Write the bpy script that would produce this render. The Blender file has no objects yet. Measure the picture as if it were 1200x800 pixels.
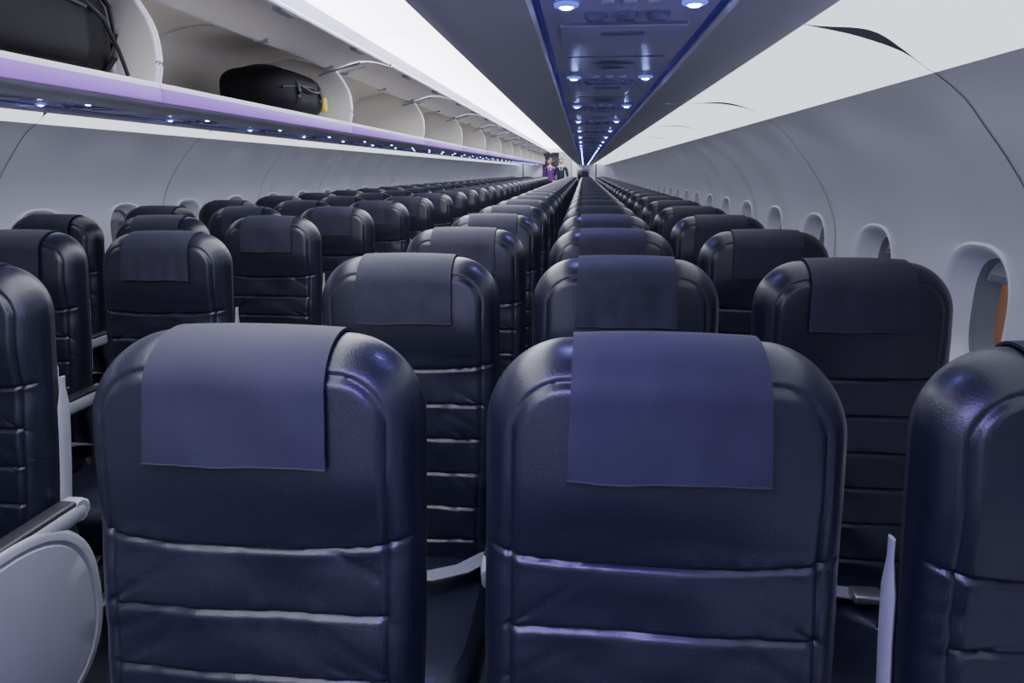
import bpy,bmesh,math,random
from math import sin,cos,pi,sqrt,hypot,exp
from mathutils import Vector,Matrix,noise
random.seed(4)
CX=-.85; Y0=-1.75; Y1=27.7; CAMZ=1.34
S=bpy.context.scene
# ------------------------------------------------------------ materials
def mat(name,col,rough=.5,metal=0,bump=0,bscale=50,var=0,vscale=6,coat=0,sheen=0,emit=None,es=0,spec=.5,btype='noise'):
    m=bpy.data.materials.new(name); m.use_nodes=True
    nt=m.node_tree; b=nt.nodes['Principled BSDF']
    c=(*col,1)
    b.inputs['Base Color'].default_value=c
    b.inputs['Roughness'].default_value=rough
    b.inputs['Metallic'].default_value=metal
    b.inputs['Specular IOR Level'].default_value=spec
    b.inputs['Coat Weight'].default_value=coat
    b.inputs['Coat Roughness'].default_value=.2
    b.inputs['Sheen Weight'].default_value=sheen
    if emit:
        b.inputs['Emission Color'].default_value=(*emit,1); b.inputs['Emission Strength'].default_value=es
    tc=nt.nodes.new('ShaderNodeTexCoord')
    if var:
        n=nt.nodes.new('ShaderNodeTexNoise'); n.inputs['Scale'].default_value=vscale; n.inputs['Detail'].default_value=4
        nt.links.new(tc.outputs['Object'],n.inputs['Vector'])
        r=nt.nodes.new('ShaderNodeMix'); r.data_type='RGBA'
        r.inputs[6].default_value=(*[x*(1-var) for x in col],1); r.inputs[7].default_value=(*[min(1,x*(1+var)) for x in col],1)
        nt.links.new(n.outputs['Fac'],r.inputs[0]); nt.links.new(r.outputs[2],b.inputs['Base Color'])
    if bump:
        if btype=='voronoi':
            n=nt.nodes.new('ShaderNodeTexVoronoi'); n.inputs['Scale'].default_value=bscale; o=n.outputs['Distance']
        else:
            n=nt.nodes.new('ShaderNodeTexNoise'); n.inputs['Scale'].default_value=bscale; n.inputs['Detail'].default_value=5; o=n.outputs['Fac']
        nt.links.new(tc.outputs['Object'],n.inputs['Vector'])
        bp=nt.nodes.new('ShaderNodeBump'); bp.inputs['Strength'].default_value=bump; bp.inputs['Distance'].default_value=.002
        nt.links.new(o,bp.inputs['Height']); nt.links.new(bp.outputs['Normal'],b.inputs['Normal'])
    return m
M={}
M['leather']=mat('leather_black',(.007,.008,.017),.35,bump=.12,bscale=420,btype='voronoi',var=.15,vscale=9,spec=.42,coat=.16)
M['cover']=mat('headrest_cloth',(.019,.019,.035),.6,bump=.25,bscale=600,var=.15,vscale=25,sheen=.02,spec=.25)
M['dark']=mat('dark_plastic',(.02,.021,.026),.45,bump=.1,bscale=300)
M['grey']=mat('grey_plastic',(.27,.28,.31),.42,bump=.05,bscale=200)
M['metal']=mat('seat_metal',(.35,.35,.37),.35,metal=.9)
M['belt']=mat('belt_webbing',(.17,.175,.20),.7,bump=.3,bscale=300)
M['wall']=mat('wall_panel',(.84,.845,.90),.42,var=.02,vscale=3,bump=.03,bscale=120)
M['gap']=mat('panel_gap_and_shade',(.16,.16,.18),.7)
M['binw']=mat('bin_white',(.78,.78,.85),.38,var=.02,vscale=3)
M['bini']=mat('bin_interior',(.80,.77,.70),.5,var=.04,vscale=5)
M['psu']=mat('service_panel_plastic',(.62,.60,.95),.30,var=.03,vscale=8)
M['psud']=mat('service_panel_dark',(.22,.22,.40),.4)
M['violet']=mat('purple_light_strip',(.12,.05,.25),.4,emit=(.36,.15,.78),es=.80,spec=.2)
M['blueline']=mat('blue_light_line',(.02,.02,.10),.4,emit=(.10,.08,.75),es=.10)
M['led']=mat('led_lens',(.6,.7,1),.2,emit=(.30,.38,1.0),es=70)
M['ledring']=mat('led_ring',(.3,.35,.7),.3,emit=(.12,.16,1.0),es=1.0)
M['lit_ceiling']=mat('self_lit_ceiling',(.8,.8,.82),.5,emit=(.89,.90,1.0),es=6.0)  # ceiling panel emits by itself, standing in for cove lighting
M['cove']=mat('self_lit_panel',(.75,.76,.80),.5,emit=(.85,.87,1.0),es=1.65)  # panels given their own glow in place of the strip washing them
M['carpet']=mat('carpet',(.022,.024,.032),.95,bump=.6,bscale=350,var=.3,vscale=60)
M['bag']=mat('bag_fabric',(.004,.004,.006),.6,bump=.4,bscale=300,spec=.2)
M['yellow']=mat('yellow_tag',(.75,.55,.03),.5)
M['shade']=mat('window_shade',(.60,.61,.63),.5)
M['orange_glow']=mat('bridge_orange_glow',(.32,.16,.09),.6,var=.35,vscale=1.5,emit=(.36,.17,.09),es=.25)  # emission puts the outside light into the bridge colour
M['skin']=mat('skin',(.62,.38,.28),.5)
M['hair']=mat('hair',(.10,.06,.03),.5)
M['uni']=mat('uniform_dark',(.015,.016,.03),.7)
M['purp']=mat('purple_shirt',(.16,.035,.24),.7)
M['white']=mat('eye_white',(.8,.8,.8),.3)
M['lip']=mat('lips',(.45,.14,.12),.4)
M['galley']=mat('galley_steel',(.03,.03,.04),.3,metal=.3)
M['tarmac']=mat('tarmac',(.10,.10,.11),.9,var=.2,vscale=2)
g=bpy.data.materials.new('window_glass'); g.use_nodes=True; nt=g.node_tree
for n in list(nt.nodes): nt.nodes.remove(n)
o=nt.nodes.new('ShaderNodeOutputMaterial'); mx=nt.nodes.new('ShaderNodeMixShader'); t=nt.nodes.new('ShaderNodeBsdfTransparent'); gl=nt.nodes.new('ShaderNodeBsdfGlossy')
gl.inputs['Roughness'].default_value=.05; mx.inputs[0].default_value=.07
nt.links.new(t.outputs[0],mx.inputs[1]); nt.links.new(gl.outputs[0],mx.inputs[2]); nt.links.new(mx.outputs[0],o.inputs[0]); M['glass']=g
# ------------------------------------------------------------ mesh builder
class MB:
    def __init__(s): s.v=[];s.f=[];s.m=[];s.names=[]
    def mi(s,n):
        if n not in s.names: s.names.append(n)
        return s.names.index(n)
    def add(s,vs,fs,mn,Mx=None):
        b=len(s.v)
        s.v+= [tuple(Mx@Vector(p)) for p in vs] if Mx else [tuple(p) for p in vs]
        if callable(mn):
            for f in fs:
                c=sum((Vector(vs[i]) for i in f),Vector())/len(f)
                s.f.append([i+b for i in f]); s.m.append(s.mi(mn(c)))
        else:
            k=s.mi(mn)
            for f in fs: s.f.append([i+b for i in f]); s.m.append(k)
    def grid(s,rows,mn,flip=False,close=False):
        n=len(rows[0]); vs=[p for r in rows for p in r]; fs=[]
        for i in range(len(rows)-1):
            for j in range(n if close else n-1):
                q=[i*n+j,i*n+(j+1)%n,(i+1)*n+(j+1)%n,(i+1)*n+j]
                fs.append(q[::-1] if flip else q)
        s.add(vs,fs,mn)
    def bm(s,bm,mn,Mx=None):
        bm.verts.ensure_lookup_table(); bm.verts.index_update()
        s.add([v.co.copy() for v in bm.verts],[[v.index for v in f.verts] for f in bm.faces],mn,Mx); bm.free()
    def rbox(s,c,d,r,mn,rot=None,seg=2):
        b=bmesh.new(); bmesh.ops.create_cube(b,size=1)
        for v in b.verts: v.co=Vector((v.co.x*d[0],v.co.y*d[1],v.co.z*d[2]))
        if r>0: bmesh.ops.bevel(b,geom=b.edges[:],offset=min(r,min(d)*.49),segments=seg,affect='EDGES',profile=.5)
        Mx=Matrix.Translation(c)
        if rot: Mx=Mx@rot
        s.bm(b,mn,Mx)
    def tube(s,path,r,mn,n=10,cap=True):
        path=[Vector(p) for p in path]; rows=[]
        for i,p in enumerate(path):
            t=(path[min(i+1,len(path)-1)]-path[max(i-1,0)]).normalized()
            a=t.cross(Vector((0,0,1)));
            if a.length<.1: a=t.cross(Vector((1,0,0)))
            a.normalize(); b=t.cross(a); rr=r[i] if isinstance(r,(list,tuple)) else r
            rows.append([p+a*rr*cos(2*pi*k/n)+b*rr*sin(2*pi*k/n) for k in range(n)])
        s.grid(rows,mn,close=True)
        if cap:
            s.add(rows[0],[list(range(n))],mn); s.add(rows[-1],[list(range(n))[::-1]],mn)
    def disc(s,c,ax,prof,mn,n=20):
        ax=Vector(ax).normalized(); a=ax.orthogonal().normalized(); b=ax.cross(a); c=Vector(c)
        rows=[[c+ax*h+(a*cos(2*pi*k/n)+b*sin(2*pi*k/n))*max(r,.0001) for k in range(n)] for r,h in prof]
        s.grid(rows,mn,close=True)
    def ell(s,c,d,mn,n=16,m=10,p=1.0,rot=None):
        rows=[]
        f=lambda x:math.copysign(abs(x)**p,x)
        R=rot or Matrix.Identity(4)
        for i in range(m+1):
            th=-pi/2+pi*i/m
            rows.append([Vector(c)+R@Vector((d[0]*f(cos(th))*f(cos(2*pi*k/n)),d[1]*f(cos(th))*f(sin(2*pi*k/n)),d[2]*f(sin(th)))) for k in range(n)])
        s.grid(rows,mn,close=True)
    def mesh(s,name,ang=40,merge=0):
        me=bpy.data.meshes.new(name); me.from_pydata(s.v,[],s.f)
        for n in s.names: me.materials.append(M[n])
        for p,k in zip(me.polygons,s.m): p.material_index=k; p.use_smooth=True
        if merge:
            b=bmesh.new(); b.from_mesh(me); bmesh.ops.remove_doubles(b,verts=b.verts[:],dist=merge); b.to_mesh(me); b.free()
        me.update(); me.set_sharp_from_angle(angle=math.radians(ang))
        return me
def place(name,me,loc=(0,0,0)):
    ob=bpy.data.objects.new(name,me); ob.location=loc; S.collection.objects.link(ob); return ob
def sm(a,b,x):
    t=max(0,min(1,(x-a)/(b-a))); return t*t*(3-2*t)
# ------------------------------------------------------------ seat
W0=.212; ZT0=1.147; RC0=.095
SEAMS=[.895,.815,.735,.655,.575,.495]
def lean(z): return (z-1.07)*.13
def ztop(x,i=0):
    W=W0+i; RC=RC0+i; ZT=ZT0+i; ax=min(abs(x),W); d=max(0,ax-(W-RC))
    return ZT-RC+sqrt(max(0,RC*RC-d*d))-.012*(x/W)**2
def bsurf(x,z,side,i=0,seed=0,det=True):
    W=W0+i; RC=RC0+i; ZT=ZT0+i
    ze=z+.012*(x/W)**2
    dx=max(0,abs(x)-(W-RC)); dz=max(0,ze-(ZT-RC)); e=max(0,RC-hypot(dx,dz))
    mid=lean(z)+.066
    k=min(1,e/(.062 if side<0 else .04)); k=min(k,max(0,(z-.40)/.04))
    prof=(1-(1-k)**2.3)**.5
    if side>0: return mid+(.040+i)*prof
    T=.052+i+.012*sm(.88,1.0,z)
    y=T*prof
    y+=.010*(1-min(1,abs(x)/W)**2)*prof
    if det:
        y-=.0045*exp(-((e-.036)/.0036)**2)
        y+=.0010*exp(-((e-.046)/.006)**2)
        best=min(SEAMS,key=lambda s:abs(s-z)); 
        wav=.002*noise.noise(Vector((x*8,best*17,seed*4)))
        zc=best+wav+(.012*(abs(x)/W)**3 if best==SEAMS[0] else -.006*(abs(x)/W)**3)
        d=z-zc; inn=sm(.182,.168,abs(x)) if best!=SEAMS[0] else sm(.208,.195,abs(x))
        pk=noise.noise(Vector((x*42,best*31,seed*7)))
        y-=(.0044*exp(-(d/.0030)**2)+.0008*exp(-(d/.010)**2))*inn*prof
        y+=.0008*exp(-((d+.008)/.006)**2)*inn*prof
        y+=.0022*pk*exp(-(d/.016)**2)*inn*prof
        if z<SEAMS[0]:
            y+=.003*exp(-((abs(x)-.190)/.018)**2)*sm(SEAMS[0],.85,z)*prof
            y+=.0030*noise.noise(Vector((x*12,z*20,seed*5+2)))*prof
            q=noise.noise(Vector((x*9+z*14*(1 if x>0 else -1),z*5,seed*6+1)))
            y-=.0022*exp(-(q/.05)**2)*sm(.05,.16,abs(x))*prof
        else:
            q=noise.noise(Vector((x*7,z*13,seed*6+5)))
            y-=.0008*exp(-(q/.05)**2)*sm(.99,.93,z)*prof
        y+=.006*noise.noise(Vector((x*6,z*6,seed*3+9)))*prof
    return mid-y
def back_rows(seed):
    zs=[.40,.405,.413,.425,.44]
    z=.45
    while z<1.03:
        zs.append(z); d=min(abs(z-s) for s in SEAMS); z+=.002 if d<.014 else .007
    zs.append(1.03)
    nb=40; bs=[1-(1-(i/nb))**1.5 for i in range(1,nb+1)]
    NX=96; xs=[]
    for i in range(NX+1):
        a=-1+2*i/NX; xs.append(a*.45+.55*sin(a*pi/2))
    out={}
    for side in(-1,1):
        rows=[]
        for z in zs: rows.append([(a*W0*(1-.05*sm(.8,.45,z)),bsurf(a*W0,z,side,0,seed),z) for a in xs])
        for b in bs:
            r=[]
            for a in xs:
                x=a*W0; zz=1.03+b*(ztop(x)-1.03); r.append((x,bsurf(x,zz,side,0,seed),zz))
            rows.append(r)
        out[side]=rows
    return out
BR={s:back_rows(s) for s in(0,1,2)}
def roundrect(hx,hy,p,n):
    f=lambda v:math.copysign(abs(v)**(2/p),v)
    return [(hx*f(cos(2*pi*k/n)),hy*f(sin(2*pi*k/n))) for k in range(n)]
def make_seat(key):
    seed,arms,shroud,strip=key
    b=MB()
    b.grid(BR[seed][-1],'leather'); b.grid(BR[seed][1],'dark',flip=True)
    # headrest cover
    hw=.108; NX=30; inf=.0055; cols=[-hw+2*hw*i/NX for i in range(NX+1)]
    def path(x,i):
        zt=ztop(x,i); zb=1.003+.005*noise.noise(Vector((x*9,seed,3.1)))
        P=[]
        for k in range(31):
            t=1-(1-k/30)**2.0; z=zb+t*(zt-zb)
            wr=.0060*noise.noise(Vector((x*14,z*11,seed*9)))+.0028*noise.noise(Vector((x*38,z*18,seed*9+4)))
            P.append((x*(1+.03*(1-t)),bsurf(x,z,-1,i,seed,False)-.0018-wr*(1-t)**.5*(1 if t<1 else 0)-.004*(1-t),z))
        for k in range(1,12):
            t=(k/11)**2; z=zt-t*(zt-1.04); P.append((x,bsurf(x,z,1,i,seed,False)+.001,z))
        return P
    out=[path(x,inf) for x in cols]; inn=[path(x,inf-.0035) for x in cols]
    b.grid(out,'cover',flip=True)
    b.grid([out[0],inn[0]],'cover'); b.grid([inn[-1],out[-1]],'cover')
    b.grid([[c[0] for c in out],[c[0] for c in inn]],'cover'); b.grid([[c[-1] for c in inn],[c[-1] for c in out]],'cover')
    b.tube([(c[0][0],c[0][1],c[0][2]+.001) for c in out],.0013,'cover',6)
    # cushion
    rows=[]
    n=40
    for i in range(15):
        t=i/14; z=.315+.125*t
        k=1-max(0,abs(t-.5)*2)**4*.12
        rows.append([(x*k,y*k-.27,z+(.012*(1-(x/.22)**2)*(1 if t>.5 else 0))) for x,y in roundrect(.218,.25,5,n)])
    b.grid(rows,'leather',close=True)
    top=rows[-1]; cen=[]
    for sc in(.93,.8,.6,.4,.2,.02):
        cen.append([(p[0]*sc,(p[1]+.27)*sc-.27,p[2]+.014*(1-sc)**.5) for p in top])
    b.grid([top]+cen,'leather',close=True)
    # belt
    def strap(pts,w):
        pts=[Vector(p) for p in pts]; L=[];R=[]
        for i,p in enumerate(pts):
            t=(pts[min(i+1,len(pts)-1)]-pts[max(0,i-1)]).normalized(); s_=t.cross(Vector((0,0,1))).normalized()*w
            L.append(p-s_); R.append(p+s_)
        b.grid([L,R],'belt'); b.grid([[q-Vector((0,0,.003)) for q in R],[q-Vector((0,0,.003)) for q in L]],'belt')
    strap([(-.215,-.03,.45),(-.19,-.08,.472),(-.14,-.14,.476),(-.08,-.17,.480),(-.02,-.18,.480)],.022)
    strap([(.215,-.03,.45),(.20,-.09,.474),(.15,-.16,.478),(.09,-.20,.482),(.03,-.21,.482)],.022)
    b.rbox((0,-.20,.488),(.06,.045,.018),.004,'metal')
    # frame
    for y in(-.40,-.12): b.tube([(-.25,y,.29),(.25,y,.29)],.022,'metal',10)
    for x in(-.13,.13):
        b.rbox((x,-.40,.15),(.035,.035,.29),.006,'metal'); b.rbox((x,-.12,.15),(.035,.035,.29),.006,'metal')
        b.rbox((x,-.26,.02),(.05,.40,.04),.008,'metal'); b.tube([(x,-.39,.06),(x,-.13,.28)],.012,'metal',8)
    b.rbox((0,-.26,.31),(.40,.40,.02),.005,'dark')
    # rear shell, tray, pocket
    tl=Matrix.Rotation(-.13,4,'X')
    b.rbox((0,lean(.80)+.066+.050,.80),(.37,.018,.25),.008,'grey',rot=tl)
    b.rbox((0,lean(.92)+.066+.062,.925),(.05,.012,.02),.003,'dark',rot=tl)
    b.rbox((0,lean(.52)+.066+.052,.53),(.36,.03,.20),.012,'dark',rot=tl)
    b.rbox((0,lean(1.0)+.066+.045,1.0),(.30,.014,.08),.006,'grey',rot=tl)
    if strip:
        P_=[.42,.50,.60,.70,.78,.84,.88,.905]
        rows=[]
        for z in P_:
            k_=1 if z<.87 else .5; xx=strip*(W0*(1-.05*sm(.8,.45,z))+.004)
            rows.append([(xx+.006*k_*cos(a),lean(z)+.088+.018*k_*sin(a),z) for a in[2*pi*q/12 for q in range(12)]])
        b.grid(rows,'grey',close=True); b.add(rows[-1],[list(range(12))],'grey')
    # armrests
    def arm(x):
        rows=[]
        for y,w,dz in((-.43,.35,-.012),(-.425,.8,-.006),(-.40,1,0),(-.30,1,0),(-.18,1,0),(-.06,1,0),(.0,.95,0),(.03,.7,0)):
            rows.append([(x+.024*w*p,y,.622+dz+.024*w*q) for p,q in roundrect(1,1,3,16)])
        b.grid(rows,'grey',close=True); b.add(rows[0],[list(range(16))[::-1]],'grey'); b.add(rows[-1],[list(range(16))],'grey')
        b.rbox((x,-.20,.645),(.040,.38,.014),.006,'dark')
        b.disc((x-.020,-.0,.625),(1,0,0),[(0,0),(.022,0),(.027,.006),(.027,.034),(.022,.040),(0,.040)],'grey')
        b.rbox((x,-.03,.51),(.022,.07,.24),.008,'dark',rot=Matrix.Rotation(.15,4,'X'))
        b.rbox((x,-.12,.37),(.02,.28,.07),.008,'dark')
    if arms[1]: arm(.25)
    if arms[0]: arm(-.25)
    if shroud:
        sg=shroud; n=56
        rr=roundrect(.26,.215,2.5,n)
        def ring(sc,x): return [(sg*x,-.235+p*sc,.435+q*sc) for p,q in rr]
        rows=[ring(.90,.225),ring(.98,.23),ring(1.0,.245),ring(1.0,.262),ring(.985,.272),ring(.95,.276),ring(.90,.277),ring(.885,.2725),ring(.865,.2725),ring(.85,.278),ring(.6,.283),ring(.3,.286),ring(.1,.287)]
        b.grid(rows,'grey',close=True,flip=(sg<0)); b.add(rows[-1],[list(range(n))],'grey')
    return b.mesh('passenger_seat_mesh',50)
cache={}
def seat(x,y,key):
    if key not in cache: cache[key]=make_seat(key)
    place('passenger_seat',cache[key],(x,y,0))
NR=30; P=.82; LX=-1.335
for k in range(NR):
    s=k%3; y=.78+P*k
    seat(.10-.5,y,(s,(1,1),-1,0))
    seat(.10,y,((s+1)%3,(0,1),0,0))
    seat(.60,y,((s+2)%3,(0,1),0,-1 if k==0 else 0))
    y=.53+P*k
    s=(k+1)%3
    seat(LX-1,y,(s,(1,1),0,0)); seat(LX-.5,y,((s+1)%3,(0,1),0,0))
    seat(LX,y,((s+2)%3,(0,1),1,1))
# ------------------------------------------------------------ wall profile
def catmull(pts,n=10):
    P=[Vector(p) for p in pts]; P=[P[0]*2-P[1]]+P+[P[-1]*2-P[-2]]; out=[]
    for i in range(1,len(P)-2):
        for k in range(n):
            t=k/n; a,b_,c,d=P[i-1:i+3]
            out.append(.5*((2*b_)+(c-a)*t+(2*a-5*b_+4*c-d)*t*t+(3*b_-a-3*c+d)*t**3))
    out.append(P[-2]); return out
WP=catmull([(1.60,0),(1.74,.2),(1.85,.5),(1.91,.8),(1.925,1.0),(1.913,1.13),(1.865,1.25),(1.784,1.37),(1.69,1.475),(1.594,1.545)],8)
CP=catmull([(1.594,1.545),(1.50,1.582),(1.36,1.592),(1.185,1.570)],6)
def ow(z):
    for a,b_ in zip(WP,WP[1:]):
        if a.y<=z<=b_.y+1e-9: return a.x+(b_.x-a.x)*(z-a.y)/max(1e-9,b_.y-a.y)
    return WP[-1].x
CELL=.72; YS=1.72; YC=YS+.36; ZC=.945
def bulge(y,z): return .020*cos(2*pi*(y-YC)/CELL)*sm(.3,.8,z)*(1-sm(1.42,1.545,z))
def wpt(sg,y,z,extra=0): return (CX+sg*(ow(z)+bulge(y,z)+extra),y,z)
def supere(dy,dz,hy,hz,p):
    r=(abs(dy/hy)**p+abs(dz/hz)**p)**(-1/p); return dy*r,dz*r
i0=math.floor((Y0-YS)/CELL); i1=math.ceil((Y1-YS)/CELL)
ZL,ZH=.70,1.22; HY,HZ=.175,.195
def build_wall(sg,name):
    b=MB(); n=12; fl=sg<0
    for ci in range(i0,i1):
        ya=YS+ci*CELL; ys=[ya+CELL*k/n for k in range(n+1)]
        b.grid([[wpt(sg,y,z) for y in ys] for z in [ZL*k/10 for k in range(11)]],'wall',flip=fl)
        b.grid([[wpt(sg,y,z) for y in ys] for z in [ZH+(1.545-ZH)*k/10 for k in range(11)]],'wall',flip=fl)
        b.grid([[(CX+sg*c.x,y,c.y) for y in ys] for c in CP],'cove',flip=fl)
        yc=ya+.36; bd=[]
        bd+=[(y,ZL) for y in ys[:-1]]; bd+=[(ys[-1],ZL+(ZH-ZL)*k/n) for k in range(n)]
        bd+=[(y,ZH) for y in ys[:0:-1]]; bd+=[(ys[0],ZH-(ZH-ZL)*k/n) for k in range(n)]
        rows=[]
        for t in(0,.25,.5,.72,.88,.94,1):
            r=[]
            for (y,z) in bd:
                hy,hz=supere(y-yc,z-ZC,HY,HZ,2.8)
                yy=y+(yc+hy-y)*t; zz=z+(ZC+hz-z)*t
                r.append(wpt(sg,yy,zz,-.005 if t in(.94,) else (-.004 if t==1 else 0)))
            rows.append(r)
        b.grid(rows,'wall',close=True,flip=fl)
    ci=-2
    while YS+ci*CELL<Y1:
        ys=YS+ci*CELL
        if ci%2==0:
            L=[];R=[]
            for z in [1.545*k/60 for k in range(61)]:
                off=-.0025
                L.append(wpt(sg,ys-.0025,z,off)); R.append(wpt(sg,ys+.0025,z,off))
            for q in range(1,31):
                t=q/30; ox=1.594-.409*t
                zz=next(a.y+(b_.y-a.y)*(ox-a.x)/(b_.x-a.x) for a,b_ in zip(CP,CP[1:]) if b_.x-1e-6<=ox<=a.x+1e-6)
                yy=ys-.45*t**1.4; w=.0025+.045*sin(pi*sm(.1,1.0,t))  # swollen crescent paints the shadow at the panel joint
                L.append((CX+sg*ox,yy-w,zz-.003)); R.append((CX+sg*ox,yy+w*.3,zz-.003))
            b.grid([L,R],'gap',flip=fl)
        ci+=1
    place(name,b.mesh(name,35,merge=.0004))
build_wall(1,'wall_right'); build_wall(-1,'wall_left')
# ------------------------------------------------------------ windows
def build_window(sg,openf):
    b=MB(); n=48; fl=sg<0; hol=[]
    rr=[]
    for k in range(n):
        a=2*pi*k/n; rr.append((cos(a),sin(a)))
    def ring(hy,hz,p,ofs,dz=0):
        out=[]
        for c,s_ in rr:
            y,z=supere(c,s_,hy,hz,p)
            base=ow(ZC+z)+bulge(YC+y,ZC+z) if ofs[0]=='w' else 1.925
            out.append((CX+sg*(base+ofs[1]),y,ZC+z+dz))
        return out
    rows=[ring(HY+.012,HZ+.012,2.8,('w',-.002)),ring(HY+.004,HZ+.004,2.8,('w',-.008)),ring(HY-.004,HZ-.004,2.8,('w',-.007)),ring(HY-.012,HZ-.012,2.8,('w',.003)),
          ring(.145,.175,2.9,('c',.045)),ring(.132,.165,3,('c',.062)),ring(.128,.162,3,('c',.064))]
    b.grid(rows,'wall',close=True,flip=fl)
    rows=[ring(.128,.162,3,('c',.064)),ring(.126,.160,3,('c',.075)),ring(.120,.155,3,('c',.077)),ring(.118,.153,3,('c',.10)),ring(.117,.152,3,('c',.13))]
    b.grid(rows,'grey',close=True,flip=fl)
    gl=ring(.118,.153,3,('c',.105)); b.add(gl,[list(range(n))],'glass')
    zb=ZC-.145 if not openf else ZC+.09
    zt=ZC+.150; m=8; rows=[]
    for k in range(m+1):
        z=zb+(zt-zb)*k/m
        hh=.118*(max(0,1-(abs(z-ZC)/.155)**3))**(1/3)
        rows.append([(CX+sg*(1.925+.084+.002*(k%2)),-hh,z),(CX+sg*(1.925+.084+.002*(k%2)),hh,z)])
    b.grid(rows,'shade',flip=fl)
    b.rbox((CX+sg*(1.925+.080),0,zb+.012),(.010,.16,.014),.003,'grey')
    return b.mesh('window_mesh',40)
WM={(sg,o):build_window(sg,o) for sg in(1,-1) for o in(0,1)}
wn=1
for sg in(1,-1):
    for ci in range(i0,i1):
        yc=YS+ci*CELL+.36
        if yc>Y1 or yc<Y0: continue
        op=1 if ci in(0,1) or (sg<0 and ci in(3,)) or ci%5==3 else 0
        place('window_%d'%wn,WM[(sg,op)],(0,yc,0)); wn+=1
# ------------------------------------------------------------ floor, ceiling, end walls
b=MB()
b.grid([[(CX-1.62,Y0,0),(CX+1.62,Y0,0)],[(CX-1.62,Y1+2.5,0),(CX+1.62,Y1+2.5,0)]],'carpet')
b.add([(CX-1.62,Y0,-.05),(CX+1.62,Y0,-.05),(CX+1.62,Y1+2.5,-.05),(CX-1.62,Y1+2.5,-.05)],[[0,3,2,1]],'carpet')
place('floor',b.mesh('floor'))
b=MB()
CPf=[(.705,1.955),(.700,2.01),(.66,2.075),(.58,2.12),(.50,2.135)]
cp=[(-a,z) for a,z in CPf]; 
ny=40; ys=[Y0+(Y1-Y0)*k/ny for k in range(ny+1)]
b.grid([[(CX+a,y,z) for y in ys] for a,z in cp],'wall'); b.grid([[(CX-a,y,z) for y in ys] for a,z in cp],'wall',flip=True)
b.grid([[(CX+a,y,2.135+.02*cos(a/.5*pi/2)) for y in ys] for a in[-.5+k/10 for k in range(11)]],'lit_ceiling')
y=.38
while y<Y1:
    b.grid([[(CX+a,yy,2.133+.02*cos(a/.5*pi/2)) for yy in(y-.003,y+.003)] for a in[-.5+k/10 for k in range(11)]],'gap'); y+=2.1
b.grid([[(CX-1.3,Y1,2.4),(CX+1.3,Y1,2.4)],[(CX-1.3,Y1+2.5,2.4),(CX+1.3,Y1+2.5,2.4)]],'cove')  # galley ceiling shares the self-lit panel material
place('ceiling',b.mesh('ceiling'))
b=MB(); b.rbox((CX,Y0-.03,1.2),(4.0,.06,2.5),.005,'wall'); place('wall_front',b.mesh('wall_front'))
b=MB()
b.rbox((CX-1.33,Y1+.03,1.2),(1.34,.06,2.45),.01,'wall'); b.rbox((CX+1.20,Y1+.03,1.2),(1.60,.06,2.45),.01,'wall'); b.rbox((CX-.13,Y1+.03,2.22),(1.07,.06,.42),.01,'wall')
b.tube([(CX-.66,Y1-.005,.0),(CX-.66,Y1-.005,2.0),(CX+.40,Y1-.005,2.0),(CX+.40,Y1-.005,0)],.02,'grey')
b.rbox((CX-.1,Y1+2.4,1.2),(3.6,.06,2.45),.01,'wall'); b.rbox((CX-1.4,Y1+1.2,1.2),(.06,2.4,2.45),.01,'wall'); b.rbox((CX+1.3,Y1+1.2,1.2),(.06,2.4,2.45),.01,'wall')
place('wall_rear',b.mesh('wall_rear'))
b=MB()
b.rbox((CX-.45,Y1+.9,1.02),(.70,.5,2.04),.01,'galley')
for r_ in range(3):
    for c in range(2):
        b.rbox((CX-.61+c*.32,Y1+.64,.5+r_*.52),(.29,.02,.46),.01,'dark'); b.rbox((CX-.61+c*.32,Y1+.625,.66+r_*.52),(.10,.02,.02),.005,'metal')
b.rbox((CX-.45,Y1+.63,1.30),(.62,.02,.02),.003,'violet')
place('galley_unit',b.mesh('galley_unit'))
b=MB()
b.rbox((-.02,Y1-.12,1.18),(.40,.10,.30),.04,'leather'); b.rbox((-.02,Y1-.09,.78),(.42,.10,.5),.04,'leather'); b.rbox((-.02,Y1-.30,.48),(.42,.38,.09),.03,'leather'); b.rbox((-.02,Y1-.04,.7),(.48,.06,1.40),.02,'grey'); b.rbox((-.02,Y1-.2,.22),(.3,.08,.44),.02,'metal')
place('jump_seat',b.mesh('jump_seat'))
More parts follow.
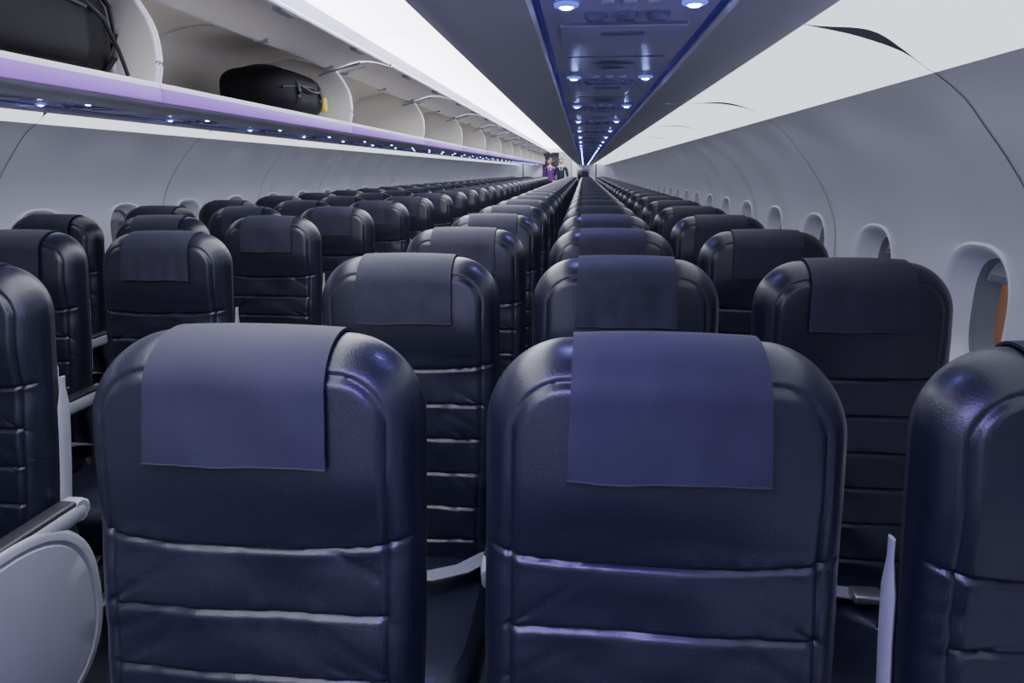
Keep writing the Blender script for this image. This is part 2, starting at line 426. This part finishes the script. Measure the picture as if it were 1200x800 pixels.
# ------------------------------------------------------------ overhead bins
LM=2.1
def under(b,sg,L,fl):
    prof=[(.592,1.63),(.590,1.60),(.594,1.578),(.606,1.562),(.635,1.553),(.70,1.550),(.772,1.550),(.776,1.556)]
    b.grid([[(CX+sg*o_,y,z) for y in(0,L)] for o_,z in prof],'binw',flip=not fl)
    prof=[(1.039,1.556),(1.043,1.550),(1.09,1.548),(1.15,1.550),(1.178,1.556),(1.186,1.572),(1.186,1.60)]
    b.grid([[(CX+sg*o_,y,z) for y in(0,L)] for o_,z in prof],'binw',flip=not fl)
    b.grid([[(CX+sg*.776,y,z) for y in(0,L)] for z in(1.556,1.585)],'binw'); b.grid([[(CX+sg*1.039,y,z) for y in(0,L)] for z in(1.556,1.585)],'binw')
def bin_closed(sg):
    b=MB(); L=LM-.006
    under(b,sg,L,sg<0)
    face=catmull([(.598,1.625),(.588,1.70),(.600,1.80),(.640,1.88),(.69,1.95)],6)
    b.grid([[(CX+sg*p.x,y,p.y) for y in(.01,L-.01)] for p in face],'binw')
    b.grid([[(CX+sg*(p.x+.012),y,p.y) for y in(0,L)] for p in face],'gap')
    b.grid([[(CX+sg*a,y,z) for y in(0,L)] for a,z in((.70,1.95),(1.0,2.05),(1.25,1.95),(1.34,1.61),(.60,1.605))],'bini')
    for y in(0,L):
        P_=[(CX+sg*a,y,z) for a,z in((.60,1.6),(.60,1.75),(.65,1.88),(.70,1.95),(1.0,2.05),(1.25,1.95),(1.34,1.61))]
        b.add(P_,[list(range(len(P_)))],'bini')
    for q in(.02,1.06): b.rbox((CX+sg*.598,q+.5,1.66),(.02,.16,.03),.008,'grey')
    b.rbox((CX+sg*.594,L/2,1.598),(.008,L,.035),.002,'violet')
    return b.mesh('overhead_bin_closed',40)
def bin_open(sg):
    b=MB(); L=LM-.006
    under(b,sg,L,sg<0)
    b.rbox((CX+sg*.592,L/2,1.590),(.012,L,.046),.003,'violet')
    b.rbox((CX+sg*.606,L/2,1.622),(.030,L,.018),.006,'binw')
    inner=catmull([(.615,1.612),(1.0,1.604),(1.28,1.61),(1.33,1.68),(1.30,1.84),(1.15,1.97),(.95,2.01),(.76,1.985),(.69,1.955)],5)
    b.grid([[(CX+sg*p.x,y,p.y) for y in(0,L*.33,L*.66,L)] for p in inner],'bini')
    front=catmull([(.602,1.625),(.588,1.70),(.598,1.80),(.638,1.88),(.69,1.95)],6)
    for y in(.008,L-.008):
        o_=[(p.x,p.y) for p in front]+[(.95,2.01),(1.15,1.97),(1.30,1.84),(1.33,1.66),(1.28,1.60),(.615,1.60)]
        for yy in(y-.008,y+.008):
            P_=[(CX+sg*a,yy,z) for a,z in o_]; b.add(P_,[list(range(len(P_)))],'bini')
        b.tube([(CX+sg*p.x,y,p.y) for p in front],.008,'binw',8)
    for y in(L*.5,):
        b.grid([[(CX+sg*(p.x-.004 if p.x>.9 else p.x),yy,p.y-.004) for yy in(y-.012,y+.012)] for p in inner[10:]],'binw')
    b.rbox((CX+sg*.690,L/2,1.945),(.030,L,.022),.005,'binw')
    b.tube([(CX+sg*.735,0,1.955),(CX+sg*.735,L,1.955)],.007,'grey',8)
    for y in(.14,L-.14,L*.5):
        b.rbox((CX+sg*.675,y,1.938),(.07,.03,.018),.004,'grey')
    lo=[];hi=[]
    for k in range(13):
        t=k/12; o_=.672-.335*t; z=1.935+.022*t+.040*sin(pi*t)
        lo.append([(CX+sg*o_,y,z) for y in(.03,L-.03)]); hi.append([(CX+sg*o_,y,z+.020) for y in(.03,L-.03)])
    b.grid(lo,'bini'); b.grid(hi,'binw')
    b.grid([lo[0],hi[0]],'binw'); b.grid([lo[-1],hi[-1]],'binw')
    for e in(0,1): b.grid([[r[e] for r in lo],[r[e] for r in hi]],'binw')
    b.tube([(CX+sg*.337,.03,1.967),(CX+sg*.337,L-.03,1.967)],.011,'binw',8)
    for y in(.06,L-.06):
        b.tube([(CX+sg*.76,y,1.90),(CX+sg*.60,y,1.945),(CX+sg*.50,y,1.970)],.006,'grey',8)
    for q in(.56,L-.56): b.rbox((CX+sg*.36,q,1.962),(.04,.16,.02),.005,'grey')
    return b.mesh('overhead_bin_open',40)
bo=bin_open(-1); bc=bin_closed(1)
y=.38-LM
while y<Y1-.3:
    place('overhead_bin',bo,(0,y,0)); place('overhead_bin',bc,(0,y,0)); y+=LM
# ------------------------------------------------------------ service panels
def psu():
    b=MB(); L=.797; z=1.562; h=.1295
    b.rbox((0,L/2,z+.006),(2*h-.012,L-.004,.012),.004,'psu')
    for sx in(-1,1): b.rbox((sx*(h-.003),L/2,z+.002),(.006,L,.010),.002,'blueline')
    b.rbox((0,.40,z-.001),(.20,.30,.006),.003,'psu')
    b.rbox((0,.235,z-.002),(.19,.004,.004),0,'psud')
    b.rbox((0,.565,z-.002),(.19,.004,.004),0,'psud')
    yl=.10
    for sx in(-1,1):
        c=(sx*.086,yl,z-.001)
        b.disc(c,(0,0,-1),[(.0,0.0),(.017,0),(.017,.003),(.011,.005),(.008,.003)],'ledring')
        b.disc(c,(0,0,-1),[(.009,.0035),(.007,.0065),(0,.008)],'led')
    for sx in(-1,0,1):
        c=(sx*.045,.17,z-.001)
        b.disc(c,(0,0,-1),[(0,0),(.017,0),(.017,.005),(.012,.010),(.009,.006),(.004,.006),(.003,.010),(0,.010)],'psud',16)
    for sx in(-1,0,1): b.rbox((sx*.030,.09,z-.002),(.018,.018,.006),.003,'psu')
    for yy,w in((.66,.045),(.73,.030)):
        b.add([(w*cos(2*pi*k/24),yy+.016*sin(2*pi*k/24),z-.0025) for k in range(24)],[list(range(24))],'psud')
    b.rbox((0,.30,z-.005),(.07,.02,.004),.001,'psud')
    return b.mesh('service_panel_mesh',40)
pm=psu(); k=0; y=.17-2*.80
while y<Y1-.8:
    place('service_panel',pm,(CX+.9075,y+.8,0)); place('service_panel',pm,(CX-.9075,y+.55,0)); y+=.80
# ------------------------------------------------------------ bags
b=MB()
b.ell((0,0,.13),(.20,.37,.125),'bag',40,20,.62)
b.tube([(.17,-.30,.14),(.195,-.15,.16),(.205,0,.165),(.195,.15,.16),(.17,.30,.14)],.006,'dark',8)
for yy in(-.16,.16): b.tube([(.20*cos(a)*1.02,yy,.13+.128*sin(a)) for a in[(-.6+k*.2)*1 for k in range(20)]],.011,'dark',8)
b.tube([(.19,-.16,.17),(.215,-.10,.15),(.22,0,.14),(.215,.10,.15),(.19,.16,.17)],.008,'dark',8)
b.rbox((.17,.27,.10),(.05,.05,.08),.01,'yellow')
place('duffel_bag',b.mesh('duffel_bag',60),(-1.69,4.02,1.612))
b=MB()
b.ell((0,0,.155),(.21,.42,.152),'bag',40,22,.5)
b.ell((.17,-.05,.13),(.06,.27,.10),'bag',30,14,.5)
for yy in(-.33,.33): b.tube([(.15,yy,.02),(.203,yy,.08),(.212,yy,.15),(.203,yy,.23),(.15,yy,.30)],.009,'dark',8)
b.tube([(.10,.39,.08),(.13,.43,.10),(.13,.437,.14),(.13,.43,.18),(.10,.39,.20)],.010,'dark',8)
b.tube([(.226,-.28,.20),(.232,0,.215),(.226,.18,.20)],.004,'metal',6)
b.tube([(.19,.20,.24),(.225,.26,.18),(.235,.30,.10),(.22,.36,.03)],.007,'dark',6)
for xx in(-.13,.13):
    b.disc((xx-.012,-.41,.03),(1,0,0),[(0,0),(.022,0),(.022,.024),(0,.024)],'dark')
b.rbox((.15,.37,.05),(.05,.03,.05),.01,'grey')
place('carry_on_bag',b.mesh('carry_on_bag',50),(-1.70,2.00,1.612))
# ------------------------------------------------------------ exterior
b=MB()
b.rbox((3.6,6.0,1.3),(2.6,9.0,2.6),.05,'orange_glow')
for k in range(10): b.rbox((2.28,2.0+k*.9,1.3),(.06,.10,2.6),.01,'dark')
for k in range(4): b.rbox((3.6,2.5+k*2.2,-1.4),(.3,.3,2.9),.02,'metal')
place('boarding_bridge',b.mesh('boarding_bridge'))
b=MB(); b.add([(-40,-20,-2.8),(40,-20,-2.8),(40,60,-2.8),(-40,60,-2.8)],[[0,1,2,3]],'tarmac'); place('tarmac_ground',b.mesh('tarmac_ground'))
# ------------------------------------------------------------ crew
def skinmesh(js,es,root=0,sub=2):
    me=bpy.data.meshes.new('tmp'); me.from_pydata([j[0] for j in js],es,[]); ob=bpy.data.objects.new('tmp',me); S.collection.objects.link(ob)
    md=ob.modifiers.new('s','SKIN'); md.use_smooth_shade=True
    for i,j in enumerate(js):
        d=me.skin_vertices[0].data[i]; r=j[1]; d.radius=(r,r) if not isinstance(r,tuple) else r; d.use_root=(i==root)
    sb=ob.modifiers.new('u','SUBSURF'); sb.levels=sub; sb.render_levels=sub
    dg=bpy.context.evaluated_depsgraph_get(); dg.update()
    ev=bpy.data.meshes.new_from_object(ob.evaluated_get(dg))
    vs=[v.co.copy() for v in ev.vertices]; fs=[list(p.vertices) for p in ev.polygons]
    bpy.data.objects.remove(ob); return vs,fs
def crew(name,loc,top,hairlong,turn,armf):
    b=MB()
    js=[((0,0,.97),.125),((0,0,1.13),.11),((0,0,1.30),.135),((0,.0,1.43),.085),((0,-.005,1.52),.05),((0,-.015,1.58),.048)]
    es=[(0,1),(1,2),(2,3),(3,4),(4,5)]
    hands=[]
    for s in(-1,1):
        i=len(js)
        w=(s*.24,-.10-armf,.98+armf*.45)
        js+=[((s*.165,0,1.415),.062),((s*.225,.01,1.16),.045),(w,.029)]
        es+=[(3,i),(i,i+1),(i+1,i+2)]
        hands.append((s,Vector(w)))
        i=len(js); js+=[((s*.09,0,.90),.09),((s*.10,-.01,.50),.062),((s*.10,.02,.09),.042),((s*.11,-.13,.04),.035)]
        es+=[(0,i),(i,i+1),(i+1,i+2),(i+2,i+3)]
    vs,fs=skinmesh(js,es)
    b.add(vs,fs,lambda c:'skin' if c.z>1.475 else (top if c.z>.98 else 'uni'))
    for s,w in hands:
        d=Vector((0,-.6,-.8)).normalized()
        pj=[(w,.026),(w+d*.045,(.034,.018)),(w+d*.085,(.036,.015))]
        v2,f2=skinmesh(pj,[(0,1),(1,2)],0,1); b.add(v2,f2,'skin')
        for k,(ox,ln) in enumerate(((-.027,.070),(-.009,.080),(.009,.075),(.027,.058))):
            p=w+d*.080+Vector((ox,0,0)); q=p+d*ln*.5; r_=q+(d+Vector((0,.5,-.2))).normalized()*ln*.5
            v2,f2=skinmesh([(p,.009),(q,.0085),(r_,.007)],[(0,1),(1,2)],0,1); b.add(v2,f2,'skin')
        p=w+d*.03+Vector((-s*.025,0,0)); q=p+Vector((-s*.025,-.02,-.02)); r_=q+Vector((-s*.008,-.02,-.025))
        v2,f2=skinmesh([(p,.011),(q,.010),(r_,.008)],[(0,1),(1,2)],0,1); b.add(v2,f2,'skin')
    H=Vector((0,-.025,1.665)); R=Matrix.Rotation(turn,4,'Z')
    rows=[];n=28;m=20
    for i in range(m+1):
        th=-pi/2+pi*i/m; r=[]
        for k in range(n):
            ph=2*pi*k/n; x=cos(th)*sin(ph); y=-cos(th)*cos(ph); z=sin(th)
            jaw=1-.28*sm(-.1,-.9,z)
            px=.074*x*jaw; py=.092*y*(1-.12*sm(-.2,-1,z)) ; pz=.118*z
            fr=max(0,-y)
            py-=.020*exp(-(x/.16)**2-((z+.12)/.20)**2)*fr
            py+=.008*exp(-((abs(x)-.36)/.16)**2-((z-.08)/.12)**2)*fr
            py-=.008*exp(-(x/.3)**2-((z+.85)/.2)**2)
            r.append(H+R@Vector((px,py,pz)))
        rows.append(r)
    b.grid(rows,'skin',close=True)
    for s in(-1,1):
        b.ell(H+R@Vector((s*.029,-.078,.010)),(.012,.008,.007),'white',10,6); b.ell(H+R@Vector((s*.029,-.084,.010)),(.005,.004,.005),'hair',8,6)
        b.ell(H+R@Vector((s*.075,.005,-.005)),(.008,.018,.030),'skin',10,8)
        b.tube([H+R@Vector((s*.016,-.090,.030)),H+R@Vector((s*.030,-.088,.035)),H+R@Vector((s*.044,-.078,.029))],.003,'hair',6)
    b.tube([H+R@Vector((-.022,-.083,-.055)),H+R@Vector((0,-.094,-.054)),H+R@Vector((.022,-.083,-.055))],[.003,.006,.003],'lip',6)
    rows=[]
    for i in range(13):
        th=pi/2-pi*.62*i/12; r=[]
        for k in range(n):
            ph=2*pi*k/n; t2=max(th,.38) if cos(ph)>.45 else max(th,(-.35 if not hairlong else -1.2)); 
            r.append(H+R@Vector((.082*cos(t2)*sin(ph),-.100*cos(t2)*cos(ph)+.004,.128*sin(t2))))
        rows.append(r)
    b.grid(rows,'hair',close=True)
    if hairlong: b.ell(H+R@Vector((0,.105,-.01)),(.045,.035,.045),'hair',12,8)
    for s in(-1,1): b.tube([(s*.015,-.075,1.50),(s*.05,-.10,1.44),(s*.03,-.135,1.36)],.009,'white',6)
    for s in(-1,1): b.ell((s*.11,-.06,.035),(.045,.13,.035),'uni',14,8,.8)
    place(name,b.mesh(name,70),loc)
crew('flight_attendant',(-.76,25.2,0),'uni',False,.2,.12)
crew('flight_attendant',(-1.20,26.4,0),'purp',True,-.5,.05)
# ------------------------------------------------------------ lights
def spot(x,y,e,col,ang=110):
    l=bpy.data.lights.new('reading_light','SPOT'); l.energy=e; l.color=col; l.spot_size=math.radians(ang); l.spot_blend=.8; l.shadow_soft_size=.02
    o_=bpy.data.objects.new('reading_light',l); o_.location=(x,y,1.548); S.collection.objects.link(o_)
for k in range(5):
    for sx in(-.086,.086):
        spot(CX+.9075+sx,.27+.80*k,6 if k==0 else 3.5,(.30,.28,1.0))
l=bpy.data.lights.new('mood_lamp','AREA'); l.shape='RECTANGLE'; l.size=.40; l.size_y=.5; l.energy=12; l.color=(.36,.25,1.0)
o_=bpy.data.objects.new('mood_lamp',l); o_.location=(-.14,.22,1.535); S.collection.objects.link(o_)
w=bpy.data.worlds.new('World'); S.world=w; w.use_nodes=True
w.node_tree.nodes['Background'].inputs[0].default_value=(.75,.8,.9,1); w.node_tree.nodes['Background'].inputs[1].default_value=.5
# ------------------------------------------------------------ camera
th=math.atan(200/850); ps=math.atan(84/850*cos(th))
r=Vector((cos(ps),sin(ps),0)); f0=Vector((-sin(ps),cos(ps),0))
F=f0*cos(th)-Vector((0,0,1))*sin(th); U=f0*sin(th)+Vector((0,0,1))*cos(th)
cm=bpy.data.cameras.new('camera'); cm.sensor_width=36; cm.lens=850/1200*36; cm.clip_start=.02
co=bpy.data.objects.new('camera',cm); S.collection.objects.link(co)
mt=Matrix((r,U,-F)).transposed().to_4x4(); mt.translation=Vector((0,0,CAMZ)); co.matrix_world=mt
S.camera=co
